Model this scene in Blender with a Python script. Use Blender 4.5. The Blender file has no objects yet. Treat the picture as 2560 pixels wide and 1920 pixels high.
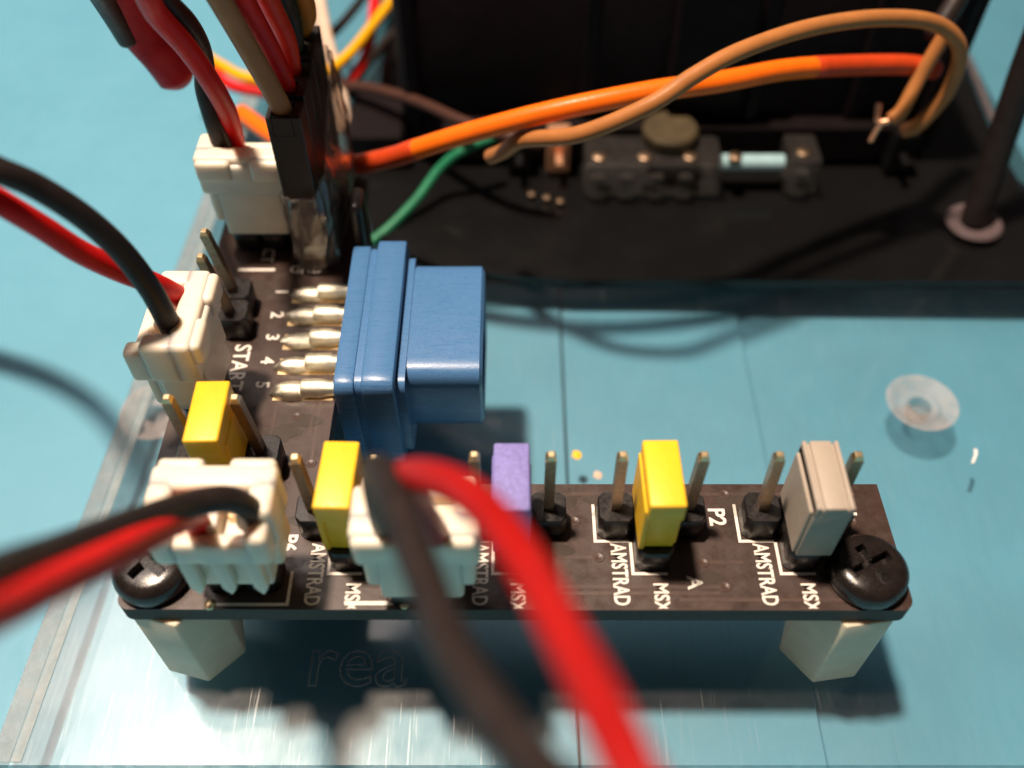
import bpy, bmesh, math, random
from mathutils import Vector, Matrix
random.seed(7)
S = 0.1                      # 1 mm = 0.1 unit: the scene is measured in centimetres
scn = bpy.context.scene
scn.unit_settings.system = 'METRIC'; scn.unit_settings.scale_length = 0.01
C = scn.collection

# ------------------------------------------------------------ camera, light, exposure
cd = bpy.data.cameras.new('camera'); cam = bpy.data.objects.new('camera', cd); C.objects.link(cam)
cam.location = (0, 0, 6.09); cam.rotation_euler = (math.radians(39), 0, 0)
cd.sensor_width = 36; cd.lens = 33.69; cd.clip_start = 0.05; cd.clip_end = 500
cd.dof.use_dof = True; cd.dof.focus_distance = 7.2; cd.dof.aperture_fstop = 0.185
scn.camera = cam
w = bpy.data.worlds.new('World'); scn.world = w; w.use_nodes = True
bg = w.node_tree.nodes['Background']; bg.inputs[0].default_value = (0.95, 0.82, 0.78, 1); bg.inputs[1].default_value = 0.045
def lamp(name, direction, target, dist, sx, sy, power, col, shape):
    l = bpy.data.lights.new(name, 'AREA'); l.shape = shape; l.size = sx; l.size_y = sy; l.energy = power; l.color = col
    o = bpy.data.objects.new(name, l); C.objects.link(o)
    d = Vector(direction).normalized(); o.location = Vector(target) + d * dist
    o.rotation_euler = d.to_track_quat('Z', 'Y').to_euler(); return o
lamp('desk_lamp', (-.21, .08, 1), (0, 4.5, 0), 60, 4.4, 4.4, 69000, (1, .80, .63), 'DISK')
lamp('ceiling_panel', (-.43, .39, 1), (0, 3.5, -1), 50, 29, 13, 6600, (1, .86, .79), 'RECTANGLE')
scn.view_settings.view_transform = 'Standard'; scn.view_settings.look = 'None'
scn.view_settings.exposure = 0.0; scn.view_settings.gamma = 1

# ------------------------------------------------------------ materials
def nt(name):
    m = bpy.data.materials.new(name); m.use_nodes = True; t = m.node_tree
    return m, t, t.nodes['Principled BSDF'], t.nodes['Material Output']
def noise(t, scale, detail=4, vec=None, rough=.55, stretch=None):
    n = t.nodes.new('ShaderNodeTexNoise'); n.inputs['Scale'].default_value = scale; n.inputs['Detail'].default_value = detail
    n.inputs['Roughness'].default_value = rough
    tc = t.nodes.new('ShaderNodeTexCoord'); mp = t.nodes.new('ShaderNodeMapping')
    if stretch: mp.inputs['Scale'].default_value = stretch[:3]; mp.inputs['Rotation'].default_value = (0, 0, stretch[3] if len(stretch) > 3 else 0)
    t.links.new(tc.outputs['Object'], mp.inputs['Vector']); t.links.new(mp.outputs[0], n.inputs['Vector'])
    return n
def ramp(t, src, stops):
    r = t.nodes.new('ShaderNodeValToRGB'); e = r.color_ramp.elements
    while len(e) < len(stops): e.new(.5)
    for i, (p, c) in enumerate(stops):
        e[i].position = p; e[i].color = (c, c, c, 1) if isinstance(c, (int, float)) else (*c, 1)
    t.links.new(src, r.inputs[0]); return r
def bump(t, src, p, strength, dist=.01):
    b = t.nodes.new('ShaderNodeBump'); b.inputs['Strength'].default_value = strength; b.inputs['Distance'].default_value = dist
    t.links.new(src, b.inputs['Height']); t.links.new(b.outputs[0], p.inputs['Normal'])
def plain(name, col, rough=.5, metal=0, var=.12, scale=6, sss=0, bmp=.12, spec=.5, coat=0):
    m, t, p, o = nt(name)
    n = noise(t, scale, 5)
    a = tuple(max(0, c * (1 - var)) for c in col); b = tuple(min(1, c * (1 + var)) for c in col)
    r = ramp(t, n.outputs[0], [(.3, a), (.7, b)]); t.links.new(r.outputs[0], p.inputs['Base Color'])
    n2 = noise(t, scale * 6, 4)
    r2 = ramp(t, n2.outputs[0], [(.3, max(0, rough - .1)), (.7, min(1, rough + .1))]); t.links.new(r2.outputs[0], p.inputs['Roughness'])
    if bmp: bump(t, n2.outputs[0], p, bmp)
    p.inputs['Metallic'].default_value = metal; p.inputs['Specular IOR Level'].default_value = spec
    if coat: p.inputs['Coat Weight'].default_value = coat; p.inputs['Coat Roughness'].default_value = .12
    if sss:
        p.inputs['Subsurface Weight'].default_value = sss; p.inputs['Subsurface Radius'].default_value = (1, .6, .35); p.inputs['Subsurface Scale'].default_value = .12
    return m
def fresnel(t, ior):
    # straight-through rays: the same entry and exit reflectance, so no total internal reflection
    fr = t.nodes.new('ShaderNodeFresnel'); g = t.nodes.new('ShaderNodeNewGeometry'); mm = t.nodes.new('ShaderNodeMath')
    mm.operation = 'MULTIPLY_ADD'; mm.inputs[1].default_value = 1 / ior - ior; mm.inputs[2].default_value = ior
    t.links.new(g.outputs['Backfacing'], mm.inputs[0]); t.links.new(mm.outputs[0], fr.inputs['IOR']); return fr
M = {}
M['cream'] = plain('cream nylon', (.88, .75, .61), .40, sss=.55, var=.04, bmp=.05)
M['standoff'] = plain('nylon standoff', (.78, .64, .48), .45, sss=.5, var=.06)
M['yellow'] = plain('yellow plastic', (.92, .54, .02), .42, var=.06)
M['purple'] = plain('violet plastic', (.22, .20, .50), .6, var=.22, scale=40, bmp=.3)
M['beige'] = plain('taupe plastic', (.385, .325, .265), .55, var=.06)
M['black_plastic'] = plain('black plastic', (.012, .010, .010), .34, var=.3)
M['screw_black'] = plain('black nylon', (.014, .010, .009), .24, var=.3, bmp=.12, scale=14)
M['box_black'] = plain('satin black casing', (.006, .003, .004), .6, var=.4, spec=.15)
M['plate_black'] = plain('painted steel plate', (.005, .005, .006), .5, var=.4, spec=.18)
M['rim_and_highlight'] = plain('pinkish rim and edge highlight', (.11, .08, .085), .45, var=.2)
M['dupont'] = plain('connector black', (.016, .011, .010), .4, var=.3, scale=20)
M['gold'] = plain('gold plated metal', (.90, .68, .40), .36, metal=1, var=.12, scale=30)
M['pin'] = plain('tinned brass pin', (.46, .32, .21), .38, metal=1, var=.2, scale=30)
M['solder'] = plain('solder', (.96, .86, .70), .40, metal=1, var=.15, scale=25, bmp=.5)
M['copper'] = plain('bare copper', (.80, .42, .25), .35, metal=.6, var=.2, scale=30)
M['w_black'] = plain('black wire insulation', (.020, .014, .013), .48, var=.25, spec=.22)
M['w_grey'] = plain('dark grey insulation', (.035, .03, .028), .45, var=.25, spec=.22)
M['w_red'] = plain('red wire insulation', (.62, .008, .008), .45, var=.1, spec=.22)
M['w_crimson'] = plain('crimson wire insulation', (.34, .006, .005), .40, var=.12, spec=.22)
M['w_red2'] = plain('scarlet wire insulation', (.66, .035, .015), .40, var=.1, spec=.22)
M['w_orange'] = plain('orange wire insulation', (.92, .16, .008), .34, var=.08, spec=.22)
M['w_orange_shade'] = plain('shaded orange insulation', (.55, .055, .012), .40, var=.12, spec=.22)  # shade on the orange wire put into the colour
M['sleeve_red'] = plain('red heat shrink', (.42, .010, .020), .38, var=.2, bmp=.3, spec=.22)
M['w_brown'] = plain('brown wire insulation', (.42, .165, .05), .42, var=.1, spec=.22)
M['w_dbrown'] = plain('dark brown insulation', (.06, .025, .018), .5, var=.15, spec=.22)
M['w_tan'] = plain('tan wire insulation', (.36, .19, .085), .42, var=.1, spec=.22)
M['w_green'] = plain('green wire insulation', (.022, .20, .10), .35, var=.15, spec=.22)
M['w_dgreen'] = plain('dark green insulation', (.012, .035, .030), .42, var=.15, spec=.22)
M['w_amber'] = plain('amber wire insulation', (.42, .19, .03), .42, var=.1, spec=.22)
M['w_yellow'] = plain('yellow wire insulation', (.85, .42, .008), .40, var=.08, spec=.22)
M['w_cream'] = plain('cream cable', (.62, .47, .36), .5, var=.08, spec=.22)
M['silk'] = plain('white silkscreen ink', (.80, .74, .66), .5, var=.12, scale=40, bmp=0)
M['lint'] = plain('lint', (.8, .76, .72), .8)
M['brass_dull'] = plain('dull brass', (.05, .034, .012), .7, var=.3)
M['rod_blue'] = plain('roller painted with reflection', (.35, .55, .60), .3, var=.1)  # blue reflected in the metal pin, painted as its base colour

def blue_plastic():
    m, t, p, o = nt('blue connector plastic')
    n = noise(t, 70, 3, rough=.7); r = ramp(t, n.outputs[0], [(.30, (.048, .145, .32)), (.72, (.080, .205, .42))])
    t.links.new(r.outputs[0], p.inputs['Base Color'])
    n2 = noise(t, 5, 6, stretch=(1, 14, 14)); r2 = ramp(t, n2.outputs[0], [(.35, .24), (.65, .40)]); t.links.new(r2.outputs[0], p.inputs['Roughness'])
    bump(t, n.outputs[0], p, .22, .006); return m
M['blue'] = blue_plastic()
def pcb():
    m, t, p, o = nt('black solder mask')
    n = noise(t, 3.2, 6, rough=.65); r = ramp(t, n.outputs[0], [(.30, (.028, .0145, .011)), (.74, (.060, .034, .026))])
    t.links.new(r.outputs[0], p.inputs['Base Color'])
    n2 = noise(t, 9, 6, rough=.7); r2 = ramp(t, n2.outputs[0], [(.35, .30), (.55, .42), (.72, .60)]); t.links.new(r2.outputs[0], p.inputs['Roughness'])
    n3 = noise(t, 60, 3); bump(t, n3.outputs[0], p, .18, .004); p.inputs['Specular IOR Level'].default_value = .55; return m
M['pcb'] = pcb(); M['pcb_edge'] = plain('board core', (.045, .034, .028), .7, var=.25, scale=20)
def table_blue(name, k):
    m, t, p, o = nt(name)
    n = noise(t, 1.1, 7, rough=.6); r = ramp(t, n.outputs[0], [(.25, (.100 * k, .312 * k, .435 * k)), (.75, (.120 * k, .348 * k, .478 * k))])
    t.links.new(r.outputs[0], p.inputs['Base Color'])
    n2 = noise(t, 14, 5, stretch=(1, .25, 1)); r2 = ramp(t, n2.outputs[0], [(.3, .42), (.7, .62)]); t.links.new(r2.outputs[0], p.inputs['Roughness'])
    bump(t, n2.outputs[0], p, .06); return m
M['table'] = table_blue('pale blue painted sheet', 1.0)
def acrylic(name, haze, tint):
    m, t, p, o = nt(name)
    t.nodes.remove(p)
    tr = t.nodes.new('ShaderNodeBsdfTransparent'); tr.inputs[0].default_value = (*tint, 1)
    gl = t.nodes.new('ShaderNodeBsdfGlossy'); gl.inputs['Roughness'].default_value = .07
    g2 = t.nodes.new('ShaderNodeBsdfGlossy'); g2.inputs['Roughness'].default_value = .38
    fr = fresnel(t, 1.49)
    mx = t.nodes.new('ShaderNodeMixShader'); t.links.new(fr.outputs[0], mx.inputs[0]); t.links.new(tr.outputs[0], mx.inputs[1]); t.links.new(gl.outputs[0], mx.inputs[2])
    # fine handling scratches, three directions
    acc = None
    for a, s in ((.5, 3.1), (-.9, 2.3), (1.9, 4.0)):
        n = noise(t, s, 3, stretch=(12, .35, 1, a)); r = ramp(t, n.outputs[0], [(.655, 0), (.70, 1)])
        if acc is None: acc = r.outputs[0]
        else:
            ad = t.nodes.new('ShaderNodeMath'); ad.operation = 'MAXIMUM'; t.links.new(acc, ad.inputs[0]); t.links.new(r.outputs[0], ad.inputs[1]); acc = ad.outputs[0]
    sm = noise(t, 1.3, 5); rs = ramp(t, sm.outputs[0], [(.4, .35), (.7, 1)])
    mu = t.nodes.new('ShaderNodeMath'); mu.operation = 'MULTIPLY_ADD'; mu.inputs[1].default_value = haze * 1.3; t.links.new(acc, mu.inputs[0])
    mh = t.nodes.new('ShaderNodeMath'); mh.operation = 'MULTIPLY'; mh.inputs[1].default_value = haze; t.links.new(rs.outputs[0], mh.inputs[0]); t.links.new(mh.outputs[0], mu.inputs[2])
    m2 = t.nodes.new('ShaderNodeMixShader'); t.links.new(mu.outputs[0], m2.inputs[0]); t.links.new(mx.outputs[0], m2.inputs[1]); t.links.new(g2.outputs[0], m2.inputs[2])
    t.links.new(m2.outputs[0], o.inputs[0]); return m
M['acrylic'] = acrylic('clear acrylic', .05, (.97, .985, .985))
def cloudy(name, col, amount, rough=.3):
    m, t, p, o = nt(name)
    p.inputs['Base Color'].default_value = (*col, 1); p.inputs['Roughness'].default_value = rough
    tr = t.nodes.new('ShaderNodeBsdfTransparent'); tr.inputs[0].default_value = (.9, .93, .93, 1)
    n = noise(t, 8, 5); r = ramp(t, n.outputs[0], [(.3, amount * .7), (.7, min(1, amount * 1.3))])
    mx = t.nodes.new('ShaderNodeMixShader'); t.links.new(r.outputs[0], mx.inputs[0]); t.links.new(tr.outputs[0], mx.inputs[1]); t.links.new(p.outputs[0], mx.inputs[2])
    t.links.new(mx.outputs[0], o.inputs[0]); return m
M['acr_edge'] = cloudy('sawn acrylic edge', (.34, .40, .42), .55, .35)
M['frost'] = cloudy('frosted acrylic', (.72, .62, .60), .22, .5)
M['engrave'] = cloudy('engraved acrylic', (.7, .7, .7), .30, .5)
M['clear'] = cloudy('clear switch housing', (.10, .09, .085), .22, .2)
def film():
    m, t, p, o = nt('clear tape film'); t.nodes.remove(p)
    tr = t.nodes.new('ShaderNodeBsdfTransparent'); tr.inputs[0].default_value = (.90, .86, .83, 1)
    gl = t.nodes.new('ShaderNodeBsdfGlossy'); gl.inputs['Roughness'].default_value = .10
    n = noise(t, 3.0, 5, stretch=(1.2, 1.2, .35), rough=.6); b = t.nodes.new('ShaderNodeBump'); b.inputs['Strength'].default_value = .8; b.inputs['Distance'].default_value = .05
    t.links.new(n.outputs[0], b.inputs['Height']); t.links.new(b.outputs[0], gl.inputs['Normal'])
    fr = fresnel(t, 1.75); t.links.new(b.outputs[0], fr.inputs['Normal'])
    mx = t.nodes.new('ShaderNodeMixShader'); t.links.new(fr.outputs[0], mx.inputs[0]); t.links.new(tr.outputs[0], mx.inputs[1]); t.links.new(gl.outputs[0], mx.inputs[2])
    df = t.nodes.new('ShaderNodeBsdfDiffuse'); df.inputs[0].default_value = (.75, .68, .62, 1); mz = t.nodes.new('ShaderNodeMixShader'); mz.inputs[0].default_value = .05
    t.links.new(mx.outputs[0], mz.inputs[1]); t.links.new(df.outputs[0], mz.inputs[2])
    t.links.new(mz.outputs[0], o.inputs[0]); return m
M['film'] = film()
def smoked(name, tint, rough):
    m, t, p, o = nt(name); t.nodes.remove(p)
    tr = t.nodes.new('ShaderNodeBsdfTransparent'); tr.inputs[0].default_value = (*tint, 1)
    gl = t.nodes.new('ShaderNodeBsdfGlossy'); n = noise(t, 2.5, 5); r = ramp(t, n.outputs[0], [(.3, rough * .6), (.7, rough * 1.6)]); t.links.new(r.outputs[0], gl.inputs['Roughness'])
    df = t.nodes.new('ShaderNodeBsdfDiffuse'); df.inputs[0].default_value = (.10, .10, .105, 1); mz = t.nodes.new('ShaderNodeMixShader'); mz.inputs[0].default_value = .06
    t.links.new(tr.outputs[0], mz.inputs[1]); t.links.new(df.outputs[0], mz.inputs[2])
    fr = fresnel(t, 1.49); mx = t.nodes.new('ShaderNodeMixShader'); t.links.new(fr.outputs[0], mx.inputs[0]); t.links.new(mz.outputs[0], mx.inputs[1]); t.links.new(gl.outputs[0], mx.inputs[2])
    t.links.new(mx.outputs[0], o.inputs[0]); return m
M['smoke'] = smoked('dark smoked acrylic', (.22, .24, .25), .16); M['smoke_light'] = smoked('grey smoked acrylic', (.62, .66, .65), .16)
M['flux'] = cloudy('flux residue', (.16, .12, .10), .16, .22)

# ------------------------------------------------------------ mesh helpers (all in mm, world coordinates)
ORG = {}
def V(*a): return Vector(a)
def add_box(bm, x0, x1, y0, y1, z0, z1, bev=0, seg=2, top=None):
    """box, optionally with its top inset by top=(dx,dy), edges rounded"""
    t = bmesh.new(); tx, ty = top or (0, 0)
    vs = [t.verts.new(p) for p in ((x0, y0, z0), (x1, y0, z0), (x1, y1, z0), (x0, y1, z0), (x0 + tx, y0 + ty, z1), (x1 - tx, y0 + ty, z1), (x1 - tx, y1 - ty, z1), (x0 + tx, y1 - ty, z1))]
    for f in ((3, 2, 1, 0), (4, 5, 6, 7), (0, 1, 5, 4), (1, 2, 6, 5), (2, 3, 7, 6), (3, 0, 4, 7)): t.faces.new([vs[i] for i in f])
    if bev: bmesh.ops.bevel(t, geom=t.edges[:], offset=bev, segments=seg, profile=.5, affect='EDGES')
    merge(bm, t)
def merge(bm, t, mat=None):
    if mat is not None: bmesh.ops.transform(t, matrix=mat, verts=t.verts)
    me = bpy.data.meshes.new('tmp'); t.to_mesh(me); t.free(); bm.from_mesh(me); bpy.data.meshes.remove(me)
def add_prism(bm, pts, axis, a0, a1, bev=0, seg=2):
    """extrude a 2-D outline along an axis ('x': pts are (y,z); 'z': pts are (x,y); 'y': pts are (x,z))"""
    t = bmesh.new()
    def P(q, a): return (a, q[0], q[1]) if axis == 'x' else ((q[0], q[1], a) if axis == 'z' else (q[0], a, q[1]))
    A = [t.verts.new(P(q, a0)) for q in pts]; B = [t.verts.new(P(q, a1)) for q in pts]; n = len(pts)
    t.faces.new(A[::-1]); t.faces.new(B)
    for i in range(n): t.faces.new((A[i], A[(i + 1) % n], B[(i + 1) % n], B[i]))
    bmesh.ops.recalc_face_normals(t, faces=t.faces[:])
    if bev: bmesh.ops.bevel(t, geom=t.edges[:], offset=bev, segments=seg, profile=.5, affect='EDGES')
    merge(bm, t)
def spline(pts, n=8):
    P = [Vector(p) for p in pts]; P = [P[0] * 2 - P[1]] + P + [P[-1] * 2 - P[-2]]; out = []
    for i in range(1, len(P) - 2):
        a, b, c, d = P[i - 1:i + 3]
        for k in range(n):
            s = k / n; out.append(.5 * ((2 * b) + (c - a) * s + (2 * a - 5 * b + 4 * c - d) * s * s + (3 * b - a - 3 * c + d) * s ** 3))
    out.append(P[-2]); return out
def add_tube(bm, pts, r, sides=14, flat=1.0, round_ends=True, r_of=None):
    L = len(pts); T = []
    for i in range(L): T.append((pts[min(i + 1, L - 1)] - pts[max(i - 1, 0)]).normalized())
    nrm = T[0].orthogonal().normalized(); rings = []
    def ring(c, nn, bb, rr): return [bm.verts.new(c + nn * math.cos(2 * math.pi * k / sides) * rr + bb * math.sin(2 * math.pi * k / sides) * rr * flat) for k in range(sides)]
    for i in range(L):
        nrm = (nrm - T[i] * nrm.dot(T[i])).normalized(); b = T[i].cross(nrm)
        rr = r_of(i / (L - 1)) * r if r_of else r
        if i == 0 and round_ends: rings.append(ring(pts[0] - T[0] * rr * .25, nrm, b, rr * .75))
        rings.append(ring(pts[i], nrm, b, rr))
        if i == L - 1 and round_ends: rings.append(ring(pts[i] + T[i] * rr * .25, nrm, b, rr * .75))
    for A, B in zip(rings, rings[1:]):
        for k in range(sides): bm.faces.new((A[k], A[(k + 1) % sides], B[(k + 1) % sides], B[k]))
    bm.faces.new(rings[0][::-1]); bm.faces.new(rings[-1])
def add_lathe(bm, c, prof, seg=32, axis='z'):
    rows = []
    for r, h in prof:
        row = []
        for k in range(seg):
            a = 2 * math.pi * k / seg; u, v = r * math.cos(a), r * math.sin(a)
            q = (u, v, h) if axis == 'z' else ((h, u, v) if axis == 'x' else (u, h, v))
            row.append(bm.verts.new((c[0] + q[0], c[1] + q[1], c[2] + q[2])))
        rows.append(row)
    for A, B in zip(rows, rows[1:]):
        for k in range(seg): bm.faces.new((A[k], A[(k + 1) % seg], B[(k + 1) % seg], B[k]))
    if prof[0][0] > 1e-6: bm.faces.new(rows[0][::-1])
    if prof[-1][0] > 1e-6: bm.faces.new(rows[-1])
    bmesh.ops.remove_doubles(bm, verts=bm.verts[:], dist=1e-4)
    bmesh.ops.recalc_face_normals(bm, faces=bm.faces[:])
def obj(name, bm, mat, parent=None, base=None, label=None, smooth=35):
    """link a bmesh (world mm) as one mesh object; origin at base (mm) or at its parent's origin"""
    o0 = Vector(base) if base is not None else (ORG[parent.name] if parent else Vector((0, 0, 0)))
    bmesh.ops.translate(bm, verts=bm.verts[:], vec=-o0); bmesh.ops.scale(bm, verts=bm.verts[:], vec=(S, S, S))
    me = bpy.data.meshes.new(name); bm.to_mesh(me); bm.free()
    mats = mat if isinstance(mat, (list, tuple)) else [mat]
    for m in mats: me.materials.append(M[m])
    if smooth:
        for p in me.polygons: p.use_smooth = True
        me.set_sharp_from_angle(angle=math.radians(smooth))
    o = bpy.data.objects.new(name, me); C.objects.link(o)
    po = ORG[parent.name] if parent else Vector((0, 0, 0))
    o.location = (o0 - po) * S
    if parent: o.parent = parent
    if label: o['label'] = label
    ORG[o.name] = o0; return o
def tag(o, label, cat, group=None, kind=None):
    o['label'] = label; o['category'] = cat
    if group: o['group'] = group
    if kind: o['kind'] = kind
    return o
def thing(name, base, label, cat, group=None, parent=None):
    o = bpy.data.objects.new(name, None); C.objects.link(o); o.empty_display_size = .2
    o.location = Vector(base) * S; ORG[o.name] = Vector(base)
    return tag(o, label, cat, group)
def B(): return bmesh.new()
def wire(name, pts, dia, mat, parent=None, label=None, cat='wire', n=8, flat=1.0, group=None, sides=16):
    bm = B(); add_tube(bm, spline(pts, n), dia / 2, sides, flat)
    o = obj(name, bm, mat, parent, base=None if parent else pts[0], smooth=50)
    if not parent: tag(o, label, cat, group)
    elif label: o['label'] = label
    return o

# ------------------------------------------------------------ setting: blue table
bm = B(); add_box(bm, -300, 340, -120, 420, -24, -17.2)
tb = obj('table', bm, 'table'); tb['kind'] = 'structure'
for x0, x1, z in ((-298, 5.15, -15.0), (5.35, 24.4, -15.1), (24.6, 338, -15.9)):
    bm = B(); add_box(bm, x0, x1, -118, 418, -17.1, z, .12, 1); obj('panel', bm, 'table', tb)

# ------------------------------------------------------------ clear acrylic plate
ap = thing('acrylic_plate', (-38, 22.6, -14.6), 'large clear scratched acrylic plate carrying the circuit board over the blue table', 'acrylic plate')
out = [(-38.6, 22.6), (160, 22.6), (160, 240), (-29, 240)]
bm = B(); add_prism(bm, out, 'z', -14.6, -11.6)
bm.faces.ensure_lookup_table()
for f in bm.faces:
    f.normal_update()
    f.material_index = 1 if abs(f.normal.z) < .5 else 0
obj('sheet', bm, ['acrylic', 'acr_edge'], ap, smooth=0)
# polished chamfer strip that runs along the left edge
bm = B(); add_prism(bm, [(-37.0, 22.8), (-36.2, 22.8), (-26.7, 239), (-27.5, 239)], 'z', -11.58, -11.5); obj('edge_line', bm, 'acr_edge', ap)
M['bevel_haze'] = cloudy('hazy acrylic bevel', (.55, .55, .55), .20, .3)
bm = B(); add_prism(bm, [(-38.5, 22.8), (-37.1, 22.8), (-27.6, 239), (-29, 239)], 'z', -11.585, -11.52); obj('edge_band', bm, 'bevel_haze', ap)
for cx, cy in ((39.3, 56.4), (-33.9, 55.4)):
    bm = B(); add_lathe(bm, (cx, cy, -11.52), [(1.05, -1.9), (1.05, -.5), (1.25, -.35), (1.6, -.3), (1.95, -.55), (2.1, -.75), (3.1, 0), (3.3, .03), (3.4, 0), (2.1, -.95), (1.3, -1.0), (1.2, -1.9)]); obj('countersunk_hole', bm, 'frost', ap)
def lettering(txt, size, x, y, z, rot, mat, parent, clip=None, off=.0, name='lettering', label=None, sx=1.0, outline=0):
    cu = bpy.data.curves.new('t', 'FONT'); cu.body = txt; cu.size = size; cu.offset = off; cu.resolution_u = 3; cu.extrude = .012
    if outline: cu.fill_mode = 'NONE'; cu.extrude = 0; cu.bevel_depth = outline; cu.bevel_resolution = 1
    to = bpy.data.objects.new('t', cu); C.objects.link(to)
    bpy.context.view_layer.update()
    me = bpy.data.meshes.new_from_object(to.evaluated_get(bpy.context.evaluated_depsgraph_get()))
    bpy.data.objects.remove(to); bpy.data.curves.remove(cu)
    b = bmesh.new(); b.from_mesh(me); bpy.data.meshes.remove(me)
    bmesh.ops.transform(b, matrix=Matrix.Translation((x, y, z)) @ Matrix.Rotation(rot, 4, 'Z') @ Matrix.Diagonal((sx, 1, 1, 1)), verts=b.verts[:])
    if clip is not None:
        bmesh.ops.bisect_plane(b, geom=b.verts[:] + b.edges[:] + b.faces[:], plane_co=(0, clip, 0), plane_no=(0, 1, 0), clear_inner=True)
    return obj(name, b, mat, parent, smooth=0, label=label)
lettering('rea', 6.2, -16.2, 28.6, -11.57, 0, 'engrave', ap, name='engraved_lettering', outline=.085)

# ------------------------------------------------------------ circuit board
pb = thing('circuit_board', (-27.2, 29.4, -1.6), 'black L-shaped circuit board with white lettering raised on cream standoffs', 'circuit board')
def arc(cx, cy, r, a0, a1, n=5): return [(cx + r * math.cos(math.radians(a0 + (a1 - a0) * i / n)), cy + r * math.sin(math.radians(a0 + (a1 - a0) * i / n))) for i in range(n + 1)]
out = arc(-26.4, 30.2, .9, 180, 270) + arc(26.8, 30.2, .9, 270, 360) + [(27.5, 39.6), (-14.3, 39.6), (-14.3, 76), (-27.2, 76)]
out[0:6] = arc(-26.4, 30.3, .9, 180, 270)
bm = B(); add_prism(bm, out, 'z', -1.6, 0)
bmesh.ops.recalc_face_normals(bm, faces=bm.faces[:])
for f in bm.faces:
    f.normal_update(); f.material_index = 1 if abs(f.normal.z) < .5 else 0
obj('substrate', bm, ['pcb', 'pcb_edge'], pb, smooth=30)
R = -math.pi / 2
for x, y in ((-14.35, 34.5), (-2.75, 34.5), (7.1, 34.5), (17.35, 34.5)): lettering('AMSTRAD', 1.55, x, y, .02, R, 'silk', pb, clip=29.45, off=.03, sx=.69)
for x, y in ((-11.55, 31.4), (-.1, 31.4), (9.9, 31.4), (20.2, 31.4)): lettering('MSX', 1.45, x, y, .02, R, 'silk', pb, clip=29.45, off=.03, sx=.78)
lettering('P6', 1.6, -16.6, 35.3, .02, R, 'silk', pb, off=.04, sx=.9)
lettering('P2', 1.7, 14.5, 37.5, .02, R, 'silk', pb, off=.04, sx=.9)
lettering('J', 1.7, 24.2, 37.2, .02, R, 'silk', pb, off=.04)
lettering('A', 1.5, 12.3, 31.9, .02, R, 'silk', pb, off=.03)
lettering('START', 1.9, -23.3, 53.6, .02, R, 'silk', pb, off=.03, sx=.9)
lettering('SELECT', 1.6, -22.9, 68.2, .02, R, 'silk', pb, off=.02, sx=.9)
lettering('GND', 1.3, -20.1, 62.2, .02, 0, 'silk', pb, off=.02)
for ch, y in zip('12345', (60.2, 57.4, 54.8, 52.2, 49.6)): lettering(ch, 1.55, -20.9, y, .02, R, 'silk', pb, off=.03)
def bracket(pts, wd=.22):
    for (a, b) in zip(pts, pts[1:]):
        bm = B(); x0, x1 = sorted((a[0], b[0])); y0, y1 = sorted((a[1], b[1])); h = wd / 2
        if abs(a[0] - b[0]) > abs(a[1] - b[1]): add_box(bm, x0 - h, x1 + h, y0 - h, y0 + h, .006, .03)
        else: add_box(bm, x0 - h, x0 + h, y0 + wd * .55, y1 + h, .006, .03)
        obj('silkscreen_line', bm, 'silk', pb, smooth=0)
for cx in (-11.55, .05, 9.95, 20.4):
    if cx > -11: bracket([(cx - 3.95, 37.7), (cx - 3.95, 34.7), (cx - 1.6, 34.7)])
    bracket([(cx - 1.42, 34.5), (cx - 1.42, 32.1), (cx + .9, 32.1)])
bracket([(-15.5, 32.2), (-15.5, 29.75), (-21.0, 29.75)]); bracket([(-11.4, 29.85), (-7.2, 29.85)], .3)
bracket([(-24.6, 62.6), (-21.6, 62.6)], .3)
for x, y in ((-20.8, 29.75), (-7.4, 29.8)):
    bm = B(); add_lathe(bm, (x, y, 0), [(.42, 0), (.38, .12), (.2, .22), (0, .25)], 12); obj('solder_dot', bm, 'gold', pb)

def pin_mesh(bm, x, y, z0, z1, lean=(0, 0), w=.36):
    t = bmesh.new(); prof = [(w, z0), (w, z1)]; rows = []
    for h, z in prof:
        k = (z - z0) / (z1 - z0); rows.append([t.verts.new((x + lean[0] * k + sx * h, y + lean[1] * k + sy * h, z)) for sx, sy in ((-1, -1), (1, -1), (1, 1), (-1, 1))])
    for A, Bq in zip(rows, rows[1:]):
        for i in range(4): t.faces.new((A[i], A[(i + 1) % 4], Bq[(i + 1) % 4], Bq[i]))
    t.faces.new(rows[-1]); t.faces.new(rows[0][::-1]); merge(bm, t)
def header(cells):
    """cells: (x, y, lean, visible pin?) -> one plastic body of 2.5 mm cubes with a pin through each"""
    bm = B()
    for x, y, lean, p in cells:
        t = bmesh.new(); c = .42
        o8 = [(-1.26, -1.26 + c), (-1.26 + c, -1.26), (1.26 - c, -1.26), (1.26, -1.26 + c), (1.26, 1.26 - c), (1.26 - c, 1.26), (-1.26 + c, 1.26), (-1.26, 1.26 - c)]
        add_prism(t, [(x + a, y + b) for a, b in o8], 'z', .05, 2.45, .08, 1); merge(bm, t)
    h = obj('pin_header', bm, 'black_plastic', pb)
    for x, y, lean, p in cells:
        if not p: continue
        b2 = B(); pin_mesh(b2, x, y, .2, p, lean); pn = obj('pin', b2, 'pin', h, smooth=0)
        b3 = B(); lx, ly = lean; add_box(b3, x + lx - .362, x + lx + .362, y + ly - .362, y + ly + .362, p + .005, p + .42, .04, 1, top=(.14, .14)); obj('pin_tip', b3, 'gold', pn.parent, smooth=0)
    return h
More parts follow.
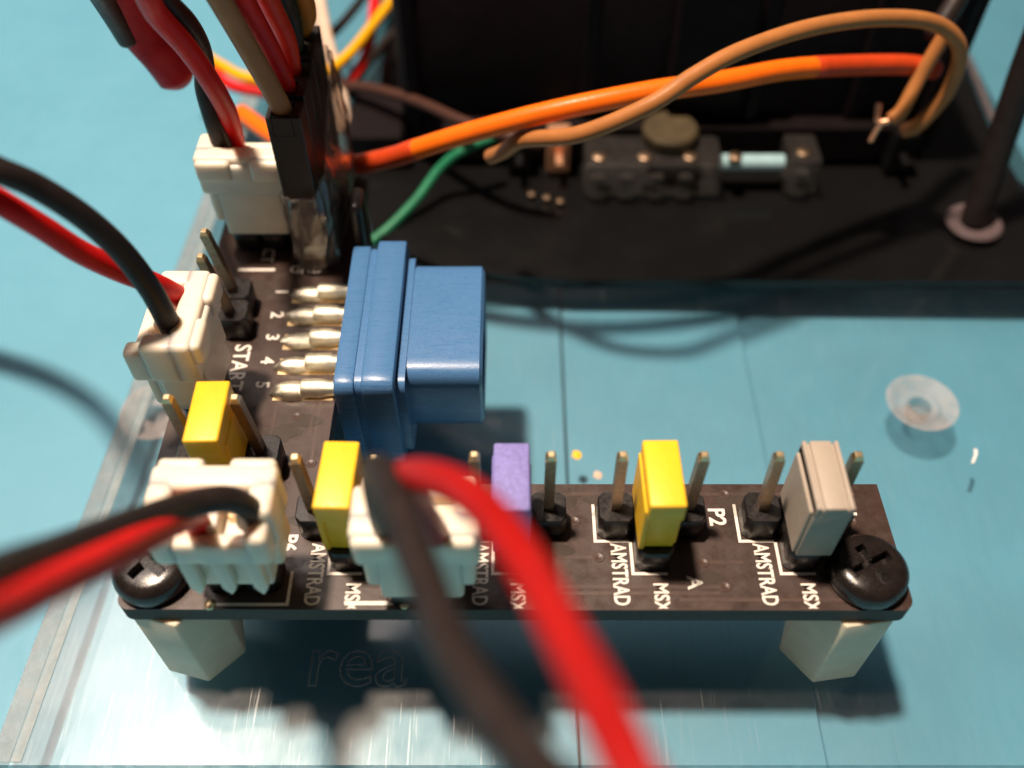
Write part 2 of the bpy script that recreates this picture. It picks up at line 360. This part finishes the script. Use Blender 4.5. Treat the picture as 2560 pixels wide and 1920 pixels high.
units = [(-21.1, 39.2, 'J0'), (-11.55, 34.1, 'J1'), (.05, 34.1, 'J2'), (9.95, 34.1, 'J3'), (20.4, 34.1, 'J4')]
leans = {'J0': ((-.2, -.3), (-.6, -.3)), 'J1': ((-.2, -.2), (-.1, -.2)), 'J2': ((0, 0), (0, 0)), 'J3': ((-.1, 0), (.2, 0)), 'J4': ((-.2, 0), (-.1, 0))}
for cx, cy, k in units:
    yb = cy + 2.0
    header([(cx - 2.54, yb, leans[k][0], 8.6), (cx, yb, (0, 0), 6.2), (cx + 2.54, yb, leans[k][1], 8.6), (cx, yb - 2.54, (0, 0), 6.2)])
header([(-23.6, 57.9, (-1.1, 0), 8.6), (-23.4, 55.3, (-1.0, -.3), 8.6)])
for x, y in ((-18.6, 32.0), (-16.05, 32.0)): pass
header([(-19.9, 31.9, (0, 0), 5), (-17.3, 31.9, (0, 0), 5)])
header([(-24.1, 48.4, (0, 0), 5), (-24.1, 45.9, (0, 0), 5)])
header([(-24.2, 66.4, (0, 0), 5), (-21.7, 66.4, (0, 0), 5)])
header([(-7.3, 30.9, (0, 0), 5), (-4.8, 30.9, (0, 0), 5)])
header([(-17.9, 63.9 + 2.54 * i, (0, 0), 5) for i in range(5)])
# dried flux round the header feet
for x, y, r in ((-2.6, 37.7, 1.5), (2.9, 38.2, 1.7), (7.0, 37.9, 1.5), (12.6, 38.2, 1.2), (17.2, 38.0, 1.7), (-14.4, 36.5, 1.6), (-22.6, 60.2, 1.2), (-18.2, 44.2, 1.3), (-16.4, 45.6, 1.1), (3.0, 34.2, 1.2), (13.6, 31.7, .9)):
    bm = B(); t = [(x + r * (1 + .28 * math.sin(3 * a + x) + .18 * math.sin(5 * a + y)) * math.cos(a), y + .75 * r * (1 + .25 * math.sin(2 * a + y)) * math.sin(a)) for a in [2 * math.pi * i / 22 for i in range(22)]]
    add_prism(bm, t, 'z', .004, .05); obj('flux_residue', bm, 'flux', pb)
# copper tracks showing through the solder mask
M['trace'] = plain('masked copper track', (.062, .036, .028), .42, var=.2, scale=20)
for k, (x0, x1, y) in enumerate(((-1.5, 14.5, 30.6), (2.5, 14.9, 31.1), (11.6, 24.0, 30.1), (3.2, 6.2, 33.4), (13.6, 16.4, 33.0), (3.0, 25.6, 38.7), (-13, -3, 38.8))):
    bm = B(); add_box(bm, x0, x1, y - .14, y + .14, .001, .016); obj('track', bm, 'trace', pb, smooth=0)
for k, (y0, y1, x) in enumerate(((41.5, 58, -15.4), (44, 60, -15.9), (43.5, 49, -18.9))):
    bm = B(); add_box(bm, x - .14, x + .14, y0, y1, .0012, .017); obj('track', bm, 'trace', pb, smooth=0)
for x, y in ((14.9, 31.1), (13.6, 33.0), (6.2, 33.4), (4.6, 36.4), (15.9, 38.7), (-15.4, 41.5), (-18.9, 43.5), (-17.1, 46.0), (24.9, 36.4)):
    bm = B(); add_lathe(bm, (x, y, 0), [(.18, .02), (.22, .045), (.36, .045), (.42, .002)], 14); obj('via', bm, 'trace', pb)
# black potting lug beside the lead row
bm = B(); add_box(bm, -14.25, -12.9, 63.4, 66.5, -3, 6.6, .6, 3); obj('support_lug', bm, 'black_plastic', pb)

# nine-way blue joystick port, edge-mounted
def dshape(y0, y1, z0, z1, slant, r, n=5):
    c = [(y0 + slant, z0), (y1 - slant, z0), (y1, z1), (y0, z1)]; out = []
    for i in range(4):
        p = Vector((*c[i], 0)); a = Vector((*c[i - 1], 0)); b = Vector((*c[(i + 1) % 4], 0))
        u = (a - p).normalized(); v = (b - p).normalized(); h = r / math.tan(u.angle(v) / 2)
        s, e = p + u * h, p + v * h
        for k in range(n + 1):
            q = k / n; out.append(tuple(((1 - q) ** 2 * s + 2 * q * (1 - q) * p + q * q * e)[:2]))
    return out
bm = B()
add_prism(bm, dshape(44.9, 61.0, -6.0, 5.0, .6, 1.2), 'x', -13.5, -11.95, .18, 2)
add_prism(bm, dshape(45.15, 60.75, -5.8, 4.85, .6, 1.1), 'x', -12.0, -11.3, 0)
add_prism(bm, dshape(44.7, 61.3, -6.2, 5.4, .6, 1.3), 'x', -11.35, -8.9, .22, 2)
add_prism(bm, dshape(45.6, 60.2, -5.4, 4.3, .6, 1.1), 'x', -8.95, -8.2, 0)
port = obj('joystick_port', bm, 'blue', pb, label='blue plastic nine-pin joystick port at the board edge')
bm = B()
o1 = dshape(46.6, 59.8, -4.3, 4.2, 1.4, 1.7, 6); o2 = dshape(47.3, 59.1, -3.6, 3.5, 1.3, 1.3, 6)
t = bmesh.new(); ring = []
for pts, x in ((o1, -8.4), (o1, -2.55), ([(a * .5 + c * .5, b * .5 + d * .5) for (a, b), (c, d) in zip(o1, o2)], -2.3), (o2, -2.5), (o2, -7.6)): ring.append([t.verts.new((x, y, z)) for y, z in pts])
for A, Bq in zip(ring, ring[1:]):
    for i in range(len(A)): t.faces.new((A[i], A[(i + 1) % len(A)], Bq[(i + 1) % len(A)], Bq[i]))
t.faces.new(ring[-1]); bmesh.ops.recalc_face_normals(t, faces=t.faces[:]); merge(bm, t)
obj('shell', bm, 'blue', port, smooth=40)
for i in range(5):
    y = 59.3 - 2.72 * i
    bm = B(); add_lathe(bm, (0, y, .55), [(.0, -17.0), (.66, -17.0), (.78, -16.8), (.8, -15.2 + .25 * math.sin(i * 2.7)), (.62, -14.7), (.62, -13.3)], 16, 'x'); obj('solder_cup', bm, 'solder', port, smooth=40)
    # solder fillet on its pad
    t = bmesh.new(); bmesh.ops.create_uvsphere(t, u_segments=18, v_segments=10, radius=1)
    for v in t.verts:
        v.co.x *= 1.75 * (1 + .15 * random.uniform(-1, 1) * (abs(v.co.z) < .9)); v.co.y *= .86 + .1 * math.sin(i * 3.3); v.co.z = max(v.co.z, -.2) * (.78 + .18 * math.sin(i * 2.1))
    bmesh.ops.translate(t, verts=t.verts[:], vec=(-17.75 - .12 * (i % 2), y - .05, .12)); bm = B(); merge(bm, t); obj('solder_joint', bm, 'solder', port, smooth=60)
    bm = B(); add_box(bm, -19.35, -14.45, y - .85, y + .85, .004, .045, .01, 1); obj('solder_pad', bm, 'gold', port, smooth=0)

# ------------------------------------------------------------ standoffs and screws
for x, y, rot, lab in ((-24.4, 32.2, 45, 'cream nylon hex standoff under the left front corner of the board'), (24.6, 32.0, 8, 'cream nylon hex standoff under the right front corner of the board')):
    bm = B(); add_prism(bm, [(x + 3.45 * math.cos(math.radians(rot + 60 * i)), y + 3.45 * math.sin(math.radians(rot + 60 * i))) for i in range(6)], 'z', -11.58, -1.62, .18, 2)
    tag(obj('standoff', bm, 'standoff', base=(x, y, -11.58)), lab, 'standoff', 'standoffs under the board')
def screw(x, y, rot, lab, k=1.0):
    t = thing('screw', (x, y, 0), lab, 'screw', 'screws in the board')
    bm = B(); add_lathe(bm, (x, y, 0), [(0, .02), (2.45, .02), (2.68, .25), (2.75, .8), (2.66, 1.3), (2.36, 1.66), (1.9, 1.85), (1.0, 1.95), (0, 1.97)], 40)
    o = obj('head', bm, 'screw_black', t)
    cut = B()
    a = bmesh.new(); add_box(a, -1.55, 1.55, -.38, .38, 1.0, 3.5); merge(cut, a)
    co = obj('cutter', cut, 'screw_black', t); co.rotation_euler.z = rot
    cut = B(); a = bmesh.new(); add_box(a, -.375, .375, -1.55, 1.55, 1.01, 3.5); merge(cut, a)
    c2 = obj('cutter', cut, 'screw_black', t); c2.rotation_euler.z = rot
    for c in (co, c2): c.location = (0, 0, 0); [setattr(v, 'co', v.co + Vector((x, y, 0)) * S) for v in c.data.vertices]
    for c in (co, c2):
        md = o.modifiers.new('slot', 'BOOLEAN'); md.object = c; md.operation = 'DIFFERENCE'; md.solver = 'EXACT'
    bpy.context.view_layer.update()
    me = bpy.data.meshes.new_from_object(o.evaluated_get(bpy.context.evaluated_depsgraph_get()))
    o.modifiers.clear(); o.data = me
    for p in me.polygons: p.use_smooth = True
    me.set_sharp_from_angle(angle=math.radians(35))
    for c in (co, c2): bpy.data.objects.remove(c)
    return t
screw(-25.1, 32.1, .9, 'black cross-head screw at the left front board corner, beside the cream plug')
screw(24.8, 31.9, .45, 'black cross-head screw at the right front board corner, beside the taupe jumper')

# ------------------------------------------------------------ jumper caps
def jumper(cx, cy, mat, lab, ztop=8.75, style=0, rz=0):
    t = thing('pin_jumper', (cx, cy, 2.6), lab, 'jumper', 'jumper caps on the board')
    bm = B(); w = 1.22; l = 2.62
    if style == 2:   # closed cap with two grooves along its top
        add_box(bm, cx - w, cx + w, cy - l, cy + l, 2.6, ztop - .25, .1, 2)
        for a, b in ((-1.22, -.9), (-.72, .72), (.9, 1.22)): add_box(bm, cx + a, cx + b, cy - l - .06, cy + l + .06, ztop - 1.2, ztop, .1, 2)
        add_box(bm, cx - w - .22, cx - w + .1, cy - l + .25, cy + l - .25, 2.7, ztop - .9, .06, 1)
    else:
        add_box(bm, cx - w + .12, cx + w - .12, cy - l + .55, cy + l - .35, 2.6, ztop - 1.2, .12, 2)
        add_box(bm, cx - w + .02, cx + w - .02, cy - l, cy + l, ztop - 1.9, ztop, .16, 3)
        add_box(bm, cx - w - .10, cx - w + .3, cy - l + .35, cy + l - .1, 2.65, ztop - 1.3, .08, 1)
        add_box(bm, cx + w - .3, cx + w + .08, cy - l + .75, cy + l - .6, 2.65, ztop - 1.6, .08, 1)
    o = obj('cap', bm, mat, t)
    bm = B(); add_box(bm, cx - .5, cx + .5, cy - 1.9, cy + 1.9, 2.5, 3.2, .05, 1); obj('contact_clip', bm, 'gold', t)
    t.rotation_euler.z = rz; return t
jumper(-20.95, 39.95, 'yellow', 'yellow jumper cap nearest the wired cream plug on the left edge', rz=.02)
jumper(-11.45, 34.75, 'yellow', 'yellow jumper cap between the two front cream plugs', rz=-.03)
jumper(-.02, 34.6, 'purple', 'violet jumper cap in the middle of the front row')
jumper(9.95, 34.85, 'yellow', 'yellow jumper cap between the violet and taupe jumpers', rz=.01)
jumper(20.6, 34.7, 'beige', 'taupe ridged jumper cap beside the right screw', style=2)

# ------------------------------------------------------------ cream two-wire plugs
def plug(cx, cy, rot, lab, wires, tilt=(0, 0), z0=2.5):
    t = thing('wire_plug', (cx, cy, z0), lab, 'plug', 'cream two-wire plugs')
    bm = B()
    add_box(bm, -2.75, 2.75, -1.9, 1.95, 0, 5.9, .3, 3)
    for a, b in ((-2.6, -1.6), (-.5, .5), (1.6, 2.6)): add_prism(bm, [(a, .9), ((a + b) / 2, -.15), (b, .9), (b, 5.4), (a, 5.4)], 'y', -2.6, -1.8, .18, 2)
    for s in (-1, 1): add_box(bm, s * 3.0 - .6, s * 3.0 + .6, -1.2, 1.8, 1.4, 5.8, .4, 3)
    add_box(bm, -3.95, 3.95, .35, 2.15, 4.7, 8.6, .42, 4)
    add_box(bm, -3.75, -.8, 1.8, 2.75, 6.5, 8.5, .4, 4); add_box(bm, .8, 3.75, 1.8, 2.75, 6.5, 8.5, .4, 4); add_box(bm, -1.2, 1.2, 1.8, 2.5, 6.2, 8.0, .3, 3)
    for s in (-1, 1):
        add_box(bm, s * 3.15 - .8, s * 3.15 + .8, -1.55, 1.2, 4.8, 8.58, .42, 4); add_box(bm, s * 3.0 - .72, s * 3.0 + .72, -2.95, -1.0, 4.6, 7.7, .42, 4)
    add_box(bm, -2.75, 2.75, -2.75, -1.7, 4.4, 6.7, .3, 3); add_box(bm, -.42, .42, -1.6, .9, 5.2, 7.2, .15, 2)
    me_m = Matrix.Translation((cx, cy, z0)) @ Matrix.Rotation(tilt[0], 4, 'X') @ Matrix.Rotation(tilt[1], 4, 'Y') @ Matrix.Rotation(rot, 4, 'Z')
    bmesh.ops.transform(bm, matrix=me_m, verts=bm.verts[:]); obj('housing', bm, 'cream', t)
    for s in (-1, 1):
        bm = B(); add_box(bm, s * 1.25 - .55, s * 1.25 + .55, -.5, .6, 4.6, 6.4, .08, 1); add_box(bm, s * 1.25 - .65, s * 1.25 + .65, -.15, .2, 6.2, 6.9, .08, 1)
        bmesh.ops.transform(bm, matrix=me_m, verts=bm.verts[:]); obj('contact', bm, 'gold', t)
    for pts, mat in wires: wire('wire', pts, 1.62, mat, t)
    return t
plug(-18.6, 31.8, 0, 'cream plug beside the left front screw, black and red wires leaving to the left',
     [([(-16.9, 31.6, 7.2), (-16.6,31.4,8.4),(-16,30.8,10.6),(-16.5,30.4,12.4),(-17.4,29.6,13.7),(-18.6,28,15.4),(-19.6,24.3,19.5),(-20,20.7,23.7),(-19.8,17.7,27.6),(-19.1,14.3,31.9),(-18.3,11.6,35.6)], 'w_black'),
      ([(-19.3, 31.3, 6.8), (-19.6,31,8.2),(-19.3,30,11.2),(-18.8,27.4,14.9),(-18.8,24.3,18.4),(-18.9,20.9,22.2),(-18.9,18,25.6),(-18.7,15.6,28.5),(-18.2,12.7,32.6),(-17.7,10.4,35.9)], 'w_red')])
plug(-24.45, 47.4, -math.pi / 2, 'cream plug on the left board edge with black and red wires rising to upper left',
     [([(-24.2, 46.4, 7.2), (-24.3,46.3,9.2),(-24.3,46,11.3),(-24.6,46,14.5),(-25.4,45.9,18),(-26.6,45.5,21.2),(-28.3,45,24),(-29.8,44.4,25.8),(-32.5,44.8,27.2),(-38,50,26),(-46,60,18),(-56,65,10),(-70,67,4),(-90,67.5,0)], 'w_black'),
      ([(-24.3, 49.3, 7.2), (-24.3,49.5,9.2),(-24.5,49,10.7),(-25.3,48,12.9),(-26.9,47,15.3),(-28.3,46.1,17.8),(-29.4,45.4,20.4),(-30.9,44.8,23.1),(-33.5,45.4,25),(-39,51.5,24),(-46.5,61,16.5),(-56.5,66.2,8.5),(-70,68.5,3),(-90,69,-1)], 'w_red')])
plug(-22.6, 66.4, math.pi, 'farthest cream plug, beside the row of black lead ends at the back',
     [([(-24.3, 66.6, 7), (-24.6, 66.8, 8.8), (-24.6, 66.8, 10.7), (-24.6, 66.6, 13.8), (-24.5, 66.5, 16.3), (-24.1, 66.6, 18.3), (-23.6, 65.3, 21.1), (-23.5, 63.7, 23.7), (-23.9, 62.1, 26.3), (-24.1, 60.2, 29.9), (-24.2, 58.4, 33)], 'w_black'),
      ([(-23.6, 68, 6.6), (-24.0, 68.4, 8.5), (-23.7, 67.8, 10.9), (-23.2, 66.3, 14.3), (-23.1, 64, 18.8), (-23.5, 62.3, 22.6), (-24.1, 60.4, 26.2), (-23.8, 58.8, 28.7), (-23.7, 56.7, 32.2), (-23.6, 55, 35)], 'w_red')])
plug(-5.9, 30.9, math.pi, 'cream plug at the front edge under the blurred black and red wires',
     [([(-7.3, 30.6, 7), (-7.5, 29.9, 9.6), (-7.5, 29.1, 12.4), (-7.1, 27.5, 18.8), (-6.4, 25.6, 22.8), (-5.1, 22.5, 25.1), (-3.6, 18.2, 26.7), (-2.1, 14.1, 28.6), (-.4, 11, 29.9), (1, 9, 30.9), (2.5, 7.2, 32), (4.2, 5, 33)], 'w_black'),
      ([(-4.7, 30.5, 6.8), (-4.7, 29.8, 9.4), (-4.6, 28.6, 12), (-5.2, 26.9, 18.3), (-5.2, 25.0, 22.8), (-3.8, 23.2, 25.8), (-1.8, 20.8, 28.2), (.1, 17.2, 30.4), (1.7, 13.2, 31.7), (2.7, 10.4, 32.7), (3.4, 8.2, 33.5), (4, 6.3, 33.9), (5, 4, 34.5)], 'w_crimson')])

# ------------------------------------------------------------ row of black lead ends wrapped in clear tape
leads = [('w_tan', 'tan', 16.2, [(-19,63,21.2),(-19.8,61.1,26.8),(-20.2,59.4,30.5)]), ('w_red', 'red', 16.5, [(-18.4,65.7,20.1),(-18.8,63.9,24.5),(-18.8,61.6,28.5)]), ('w_red2', 'scarlet', 16.3, [(-17.8,68.6,19.4),(-18,66.6,23.6),(-18,64.6,27.2)]), ('w_dgreen', 'dark green', 16.6, [(-17.9,71.7,19.4),(-17.8,70.2,21.9),(-17.7,68.7,25.1)]), ('w_amber', 'amber', 16.6, [(-16.9,73.2,18.7),(-16.6,71.8,21.2),(-16.3,69.6,24.6)])]
names = ['first', 'second', 'third', 'fourth', 'last']
for i, (mat, cn, zt, d) in enumerate(leads):
    x, y = -17.9, 63.9 + 2.54 * i
    t = thing('jumper_lead', (x, y, 2.5), '%s wire in a black socket, %s from the front in the taped row' % (cn, names[i]), 'wire', 'leads in the taped row')
    bm = B(); add_box(bm, x - 1.24, x + 1.5, y - 1.24, y + 1.24, 2.5, zt - 1.6, .08, 1)
    for a in ((-1.24, -.78, -1.24, 1.24), (.78, 1.5, -1.24, 1.24), (-.8, .8, -1.24, -.78), (-.8, .8, .78, 1.24)): add_box(bm, x + a[0], x + a[1], y + a[2], y + a[3], zt - 1.7, zt, .06, 1)
    obj('socket', bm, 'dupont', t)
    pts = [(x, y, zt - 3), (x - .05, y, zt - .3)] + d
    wire('wire', pts, 1.62, mat, t)
# tape: a crinkled film sleeve, higher at its right rear
bm = B(); n = 64; m_ = 16; rows = []
for j in range(m_ + 1):
    q = j / m_; row = []
    for k in range(n):
        a = 2 * math.pi * k / n
        hx, hy = 1.9, 6.9
        c, s = math.cos(a), math.sin(a); e = .36
        x = hx * math.copysign(abs(c) ** e, c); y = hy * math.copysign(abs(s) ** e, s)
        side = max(0, c) ** .5; bulge = 1 + .7 * side * (.25 + .75 * max(0, math.sin(math.pi * min(1, q * 1.1)))) * (1 - .5 * abs(y) / hy)
        ztop = 8.6 + 1.2 * max(0, c) + .40 * (y + hy) * (c > -.2)
        zb = .5 + .3 * math.sin(4 * a)
        z = zb + (ztop - zb) * q
        wr = .16 * math.sin(7 * a + 5 * q) + .11 * math.sin(17 * a - 9 * q + 1) + .07 * math.sin(31 * a + 23 * q)
        row.append(bm.verts.new((-17.65 + x * bulge + wr * c, 69.0 + y + wr * s * .8, z)))
    rows.append(row)
for A, Bq in zip(rows, rows[1:]):
    for k in range(n): bm.faces.new((A[k], A[(k + 1) % n], Bq[(k + 1) % n], Bq[k]))
tp = tag(obj('clear_tape', bm, 'film', base=(-17.9, 69, .5), smooth=60), 'crinkled clear tape wrapped round the row of black lead ends', 'tape')
md = tp.modifiers.new('thickness', 'SOLIDIFY'); md.thickness = .008

# ------------------------------------------------------------ loose wires behind the board
ow = thing('orange_wire', (-29.4, 88.3, -1.4), 'bright orange wire arching across the back in front of the black joystick', 'wire')
O = [(-29.4,88.3,-1.4),(-24.4,82.8,-0.7),(-18.8,77.7,0.3),(-15.6,75.4,1.7),(-11.1,73.2,4.4),(-8.8,72.1,6.1),(-3.5,70.9,8.9),(3.7,70.2,11.6),(11.6,71,12.9),(18.2,72.6,12.9),(24.7,76.1,11.8),(32.3,79.9,9.8),(38.4,82.6,8.1),(41.9,84,6.7)]
bm = B(); add_tube(bm, spline(O, 8), .93, 16); obj('insulation', bm, 'w_orange', ow, smooth=50)
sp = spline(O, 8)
bm = B(); add_tube(bm, sp[25:41], .97, 16); obj('sleeve', bm, 'w_orange_shade', ow, smooth=50, label='painted shade band at the left end of the orange wire')  # shade bands on the orange wire, painted as darker tubes
bm = B(); add_tube(bm, sp[83:], .97, 16); obj('sleeve', bm, 'w_orange_shade', ow, smooth=50, label='painted shade band at the right end of the orange wire')  # shade band on the orange wire, painted as a darker tube
bw = thing('brown_wire', (-2, 72, 4), 'thin brown wire looping over the orange wire at the back right', 'wire')
wire('insulation', [(-2,73.2,4.4),(-0.7,71.6,6.3),(1,69.9,8.8),(5.6,67.4,11.2),(11.1,67.1,14.2),(14.9,69,15.8),(18.9,71.1,16.8),(25.2,74.4,16.9),(32.2,77.8,15.8),(38.4,80.2,13.9),(42,81.1,10.8),(42.9,81.7,6.1),(41.4,81.6,2.2),(40,81.8,1)], 1.45, 'w_brown', bw)
wire('insulation', [(41.1,82.6,12),(40.6,82.4,10.5),(39.5,81.6,7.3),(38.3,80.1,4.8),(37.4,79.7,3.9)], 1.4, 'w_brown', bw)
wire('bare_end', [(37.8,79.9,4.2),(37,79.7,3.7),(36.2,79.9,3.6),(36.1,80.4,4.4),(36.1,80.7,5)], .6, 'copper', bw, label='bare copper strands at the wire end')
wire('bare_end', [(36.6,79.7,3.6),(36.2,79.6,2.5),(35.9,79.3,1.6)], .5, 'copper', bw, label='bare copper strands at the wire end')
wire('green_wire', [(-15.5, 78.2, -11.0), (-13.4, 80, -10.3), (-10.5, 82.6, -8.6), (-8, 85.2, -6.5), (-5.4, 86, -4.6), (-2, 87.5, -4)], 1.05, 'w_green', None, 'short green wire slanting down behind the blue joystick port')
wire('dark_brown_wire', [(-24, 99, -5), (-20.1, 97.6, -4.2), (-16.3, 95.6, -3.2), (-10.5, 91, -1.8), (-5.2, 85.9, -.8), (-1.3, 83.2, -.4), (3, 82, -.8)], 1.25, 'w_dbrown', None, 'dull dark brown wire running behind the taped leads to the black joystick')
wire('yellow_wire', [(-42.1, 109.7, -4.6), (-37.6, 104.9, -4.7), (-34.3, 101.8, -4.6), (-31.8, 99.3, -4.1), (-28.6, 98.1, -3.8), (-22.6, 96.7, -2.4), (-19.5, 100.1, -2.2), (-17.4, 108.3, -3.2), (-14.9, 118.5, -4), (-13, 130, -5)], 1.3, 'w_yellow', None, 'yellow wire curving behind the tan lead at the back left')
wire('red_wire', [(-42, 107, -4.6), (-37.9, 103.5, -4.6), (-35.8, 101.5, -4.9), (-33.6, 99.4, -5.3), (-30.7, 98, -5.1), (-25.4, 97.6, -5.5), (-20.3, 98.3, -4.9), (-18.4, 101.7, -4.7), (-17.7, 109.3, -5), (-17.9, 119.5, -4.5), (-18, 130, -4)], 1.3, 'w_red', None, 'thin red wire just below the yellow wire at the back')
wire('black_wire', [(-25, 104, -4.4), (-23.7, 106.8, -4.5), (-21.6, 112.5, -5), (-19.5, 121.1, -5.7), (-18, 130, -6)], 1.2, 'w_black', None, 'thin black wire left of the amber and red wires at the top edge')
wire('black_wire', [(-19.2, 97, -5), (-18.5, 99.8, -5), (-17.3, 104.4, -5.1), (-14.1, 111.1, -4.8), (-9.5, 118.5, -5.2), (-5, 126, -5.5)], 1.2, 'w_black', None, 'thin black wire running against the left side of the black joystick body')
wire('cream_cable', [(-25.5, 118, 4), (-23.9, 110.9, 1.4), (-22.4, 104.2, -1.4), (-21.1, 99.9, -3.6), (-20.1, 96.3, -5.2), (-19.5, 93, -7)], 2.4, 'w_cream', None, 'thick pale cream cable behind the amber lead at the top edge', flat=.6)
hs = thing('heat_shrunk_wire', (-29, 74, 12), 'dark grey wire ending in a wide dark red heat-shrink sleeve at upper left', 'wire')
bm = B(); add_tube(bm, spline([(-30.5,69.9,24.9),(-30.8,72.8,18.2),(-29.9,73.6,15),(-29.3,74.5,11.8)], 8), 1.95, 20, .62, r_of=lambda q: 1 if q < .92 else 1 - (q - .92) * 4); obj('sleeve', bm, 'sleeve_red', hs, smooth=50)
wire('wire', [(-29.6,62.9,29.4),(-30.4,65.5,26.4),(-31.2,68.5,23.1),(-31.6,70.7,19.7),(-31.7,71.8,17.4)], 1.7, 'w_grey', hs)

# ------------------------------------------------------------ black joystick mechanism at the back
js = thing('joystick_base', (18, 110, -11.5), 'large black joystick mechanism on a dark smoked plate at the back', 'joystick')
out = [(-17, 170), (-17, 85), (-15.5, 79.5), (-12, 76.0), (-7, 73.6), (0, 72.3), (6, 71.8), (92, 71.3), (92, 85.5), (60.5, 85.5), (58.6, 88), (58.3, 96), (59.8, 114), (60.5, 170)]
bm = B(); add_prism(bm, out, 'z', -11.25, -10.4); obj('mounting_plate', bm, 'smoke', js, smooth=0)
bm = B(); add_prism(bm, [(-19.5, 170), (-19.5, 80), (-17.5, 76.2), (-13, 73.6), (-6, 72.2), (92, 70.6), (92, 86.5), (61.5, 86.5), (61.5, 170)], 'z', -11.56, -11.57 + .25); obj('backing_sheet', bm, 'smoke_light', js, smooth=0)
bm = B(); add_tube(bm, [Vector(p) for p in ((58.5, 94.5, -9.6), (58.7, 100, -9.6), (59.3, 108, -9.6), (59.8, 114, -9.6), (60.2, 130, -9.6))], .35, 8); obj('rim_and_highlight', bm, 'rim_and_highlight', js)  # pale tube draws the highlight along the plate's right edge
bm = B(); add_box(bm, -12.5, 49.5, 92.5, 150, -9.75, 12, .8, 2)
for x in (-11.0, 8.5, 19, 27, 38.5, 47): add_box(bm, x - .9, x + .9, 91.7, 93, -6, 11.2, .3, 1)
add_box(bm, -8, 45, 90.6, 93, -9.7, -4.8, .4, 1); add_box(bm, 17, 25.5, 90.8, 93.0, -2, 11, .4, 1)
obj('body', bm, 'box_black', js)
bm = B(); add_box(bm, -19, -12.3, 90, 99, -9.7, -5.6, .4, 1); obj('side_lug', bm, 'box_black', js)
def switch(x0, x1, y0, y1, z0, z1):
    bm = B(); add_box(bm, x0, x1, y0, y1, z0, z1, .5, 2)
    for k in range(int((x1 - x0) / 3.2)): add_box(bm, x0 + .7 + 3.2 * k, x0 + 2.3 + 3.2 * k, y0 - .7, y0 + .3, z0 + .2, z1 - 1, .25, 1)
    o = obj('switch_housing', bm, 'clear', js)
    for k in range(int((x1 - x0) / 5) + 1):
        bm = B(); add_lathe(bm, (x0 + 1.6 + 5 * k, y0 + 1.5, z1), [(.75, -.4), (.75, .25), (.5, .35), (0, .36)], 14); obj('rivet', bm, 'pin', o)
switch(8, 23.3, 84.3, 90, -9.7, -5.4); switch(30.5, 34.2, 84.8, 90, -9.7, -5.2)
bm = B(); add_lathe(bm, (0, 87.0, -7.0), [(0, 23.5), (.9, 23.5), (.9, 30.4), (0, 30.4)], 20, 'x'); obj('roller', bm, 'rod_blue', js)
bm = B(); add_lathe(bm, (17.6, 89, -5.2), [(3.0, 0), (3.1, .3), (3.1, 1.3), (2.8, 1.6), (0, 1.6)], 32); obj('actuator', bm, 'brass_dull', js)
for x in (-.5, 4, 43):
    bm = B(); add_box(bm, x, x + 2.6, 88.6, 90.9, -9.7, -4.6, .15, 1); add_box(bm, x + .9, x + 1.7, 86.6, 88.8, -7.4, -7.0, .05, 1); obj('terminal', bm, 'copper' if x == 4 else 'plate_black', js)
for x, y in ((2.2, 84.8), (3.9, 84.2), (5.4, 83.6)):
    bm = B(); add_lathe(bm, (x, y, -9.8), [(.42, 0), (.36, .2), (0, .3)], 12); obj('rivet', bm, 'pin', js)
bm = B(); add_lathe(bm, (50.6, 79.8, -9.8), [(1.7, .02), (2.9, .02), (3.05, .3), (2.8, .62), (2.1, .62), (1.75, .3)], 28); obj('slot_rim', bm, 'rim_and_highlight', js)
wire('black_rod', [(50.5, 79.8, -9.5), (50.5, 80.6, -5.1), (50.4, 81.9, 1.1), (50.2, 82.8, 7), (50.2, 83.7, 12.8), (50.3, 84.8, 17), (50.4, 86, 24)], 2.9, 'w_black', None, 'black upright rod rising from a rimmed hole at the far right', 'rod')
wire('black_wire', [(40.4, 83.8, 10.4), (41.1, 84.6, 11.1), (42.4, 86.2, 12.3), (43.7, 87.9, 13.7), (45.5, 90, 15.5)], 2.0, 'w_black', None, 'short black wire end at the top right where the brown wire loops')

# ------------------------------------------------------------ crumbs on the plate
def crumb(x, y, z, r, mat, lab):
    t = bmesh.new(); bmesh.ops.create_icosphere(t, subdivisions=2, radius=r)
    for v in t.verts: v.co *= 1 + .25 * math.sin(9 * v.co.x / r + 5 * v.co.y / r)
    for v in t.verts: v.co.z *= .5
    bmesh.ops.translate(t, verts=t.verts[:], vec=(x, y, z + r * .45)); bm = B(); merge(bm, t)
    tag(obj('crumb', bm, mat, base=(x, y, z), smooth=60), lab, 'crumb')
crumb(5.9, 50.2, -11.6, .42, 'yellow', 'tiny yellow crumb on the acrylic behind the violet jumper')
crumb(7.7, 48.0, -11.6, .38, 'w_cream', 'tiny pinkish crumb just behind the board edge')
wire('lint', [(42.7, 50.9, -11.54), (42.6, 50.4, -11.53), (42.3, 49.9, -11.54), (42.0, 49.4, -11.54)], .3, 'lint', None, 'faint white lint thread below the right countersunk hole', 'lint', flat=.4)
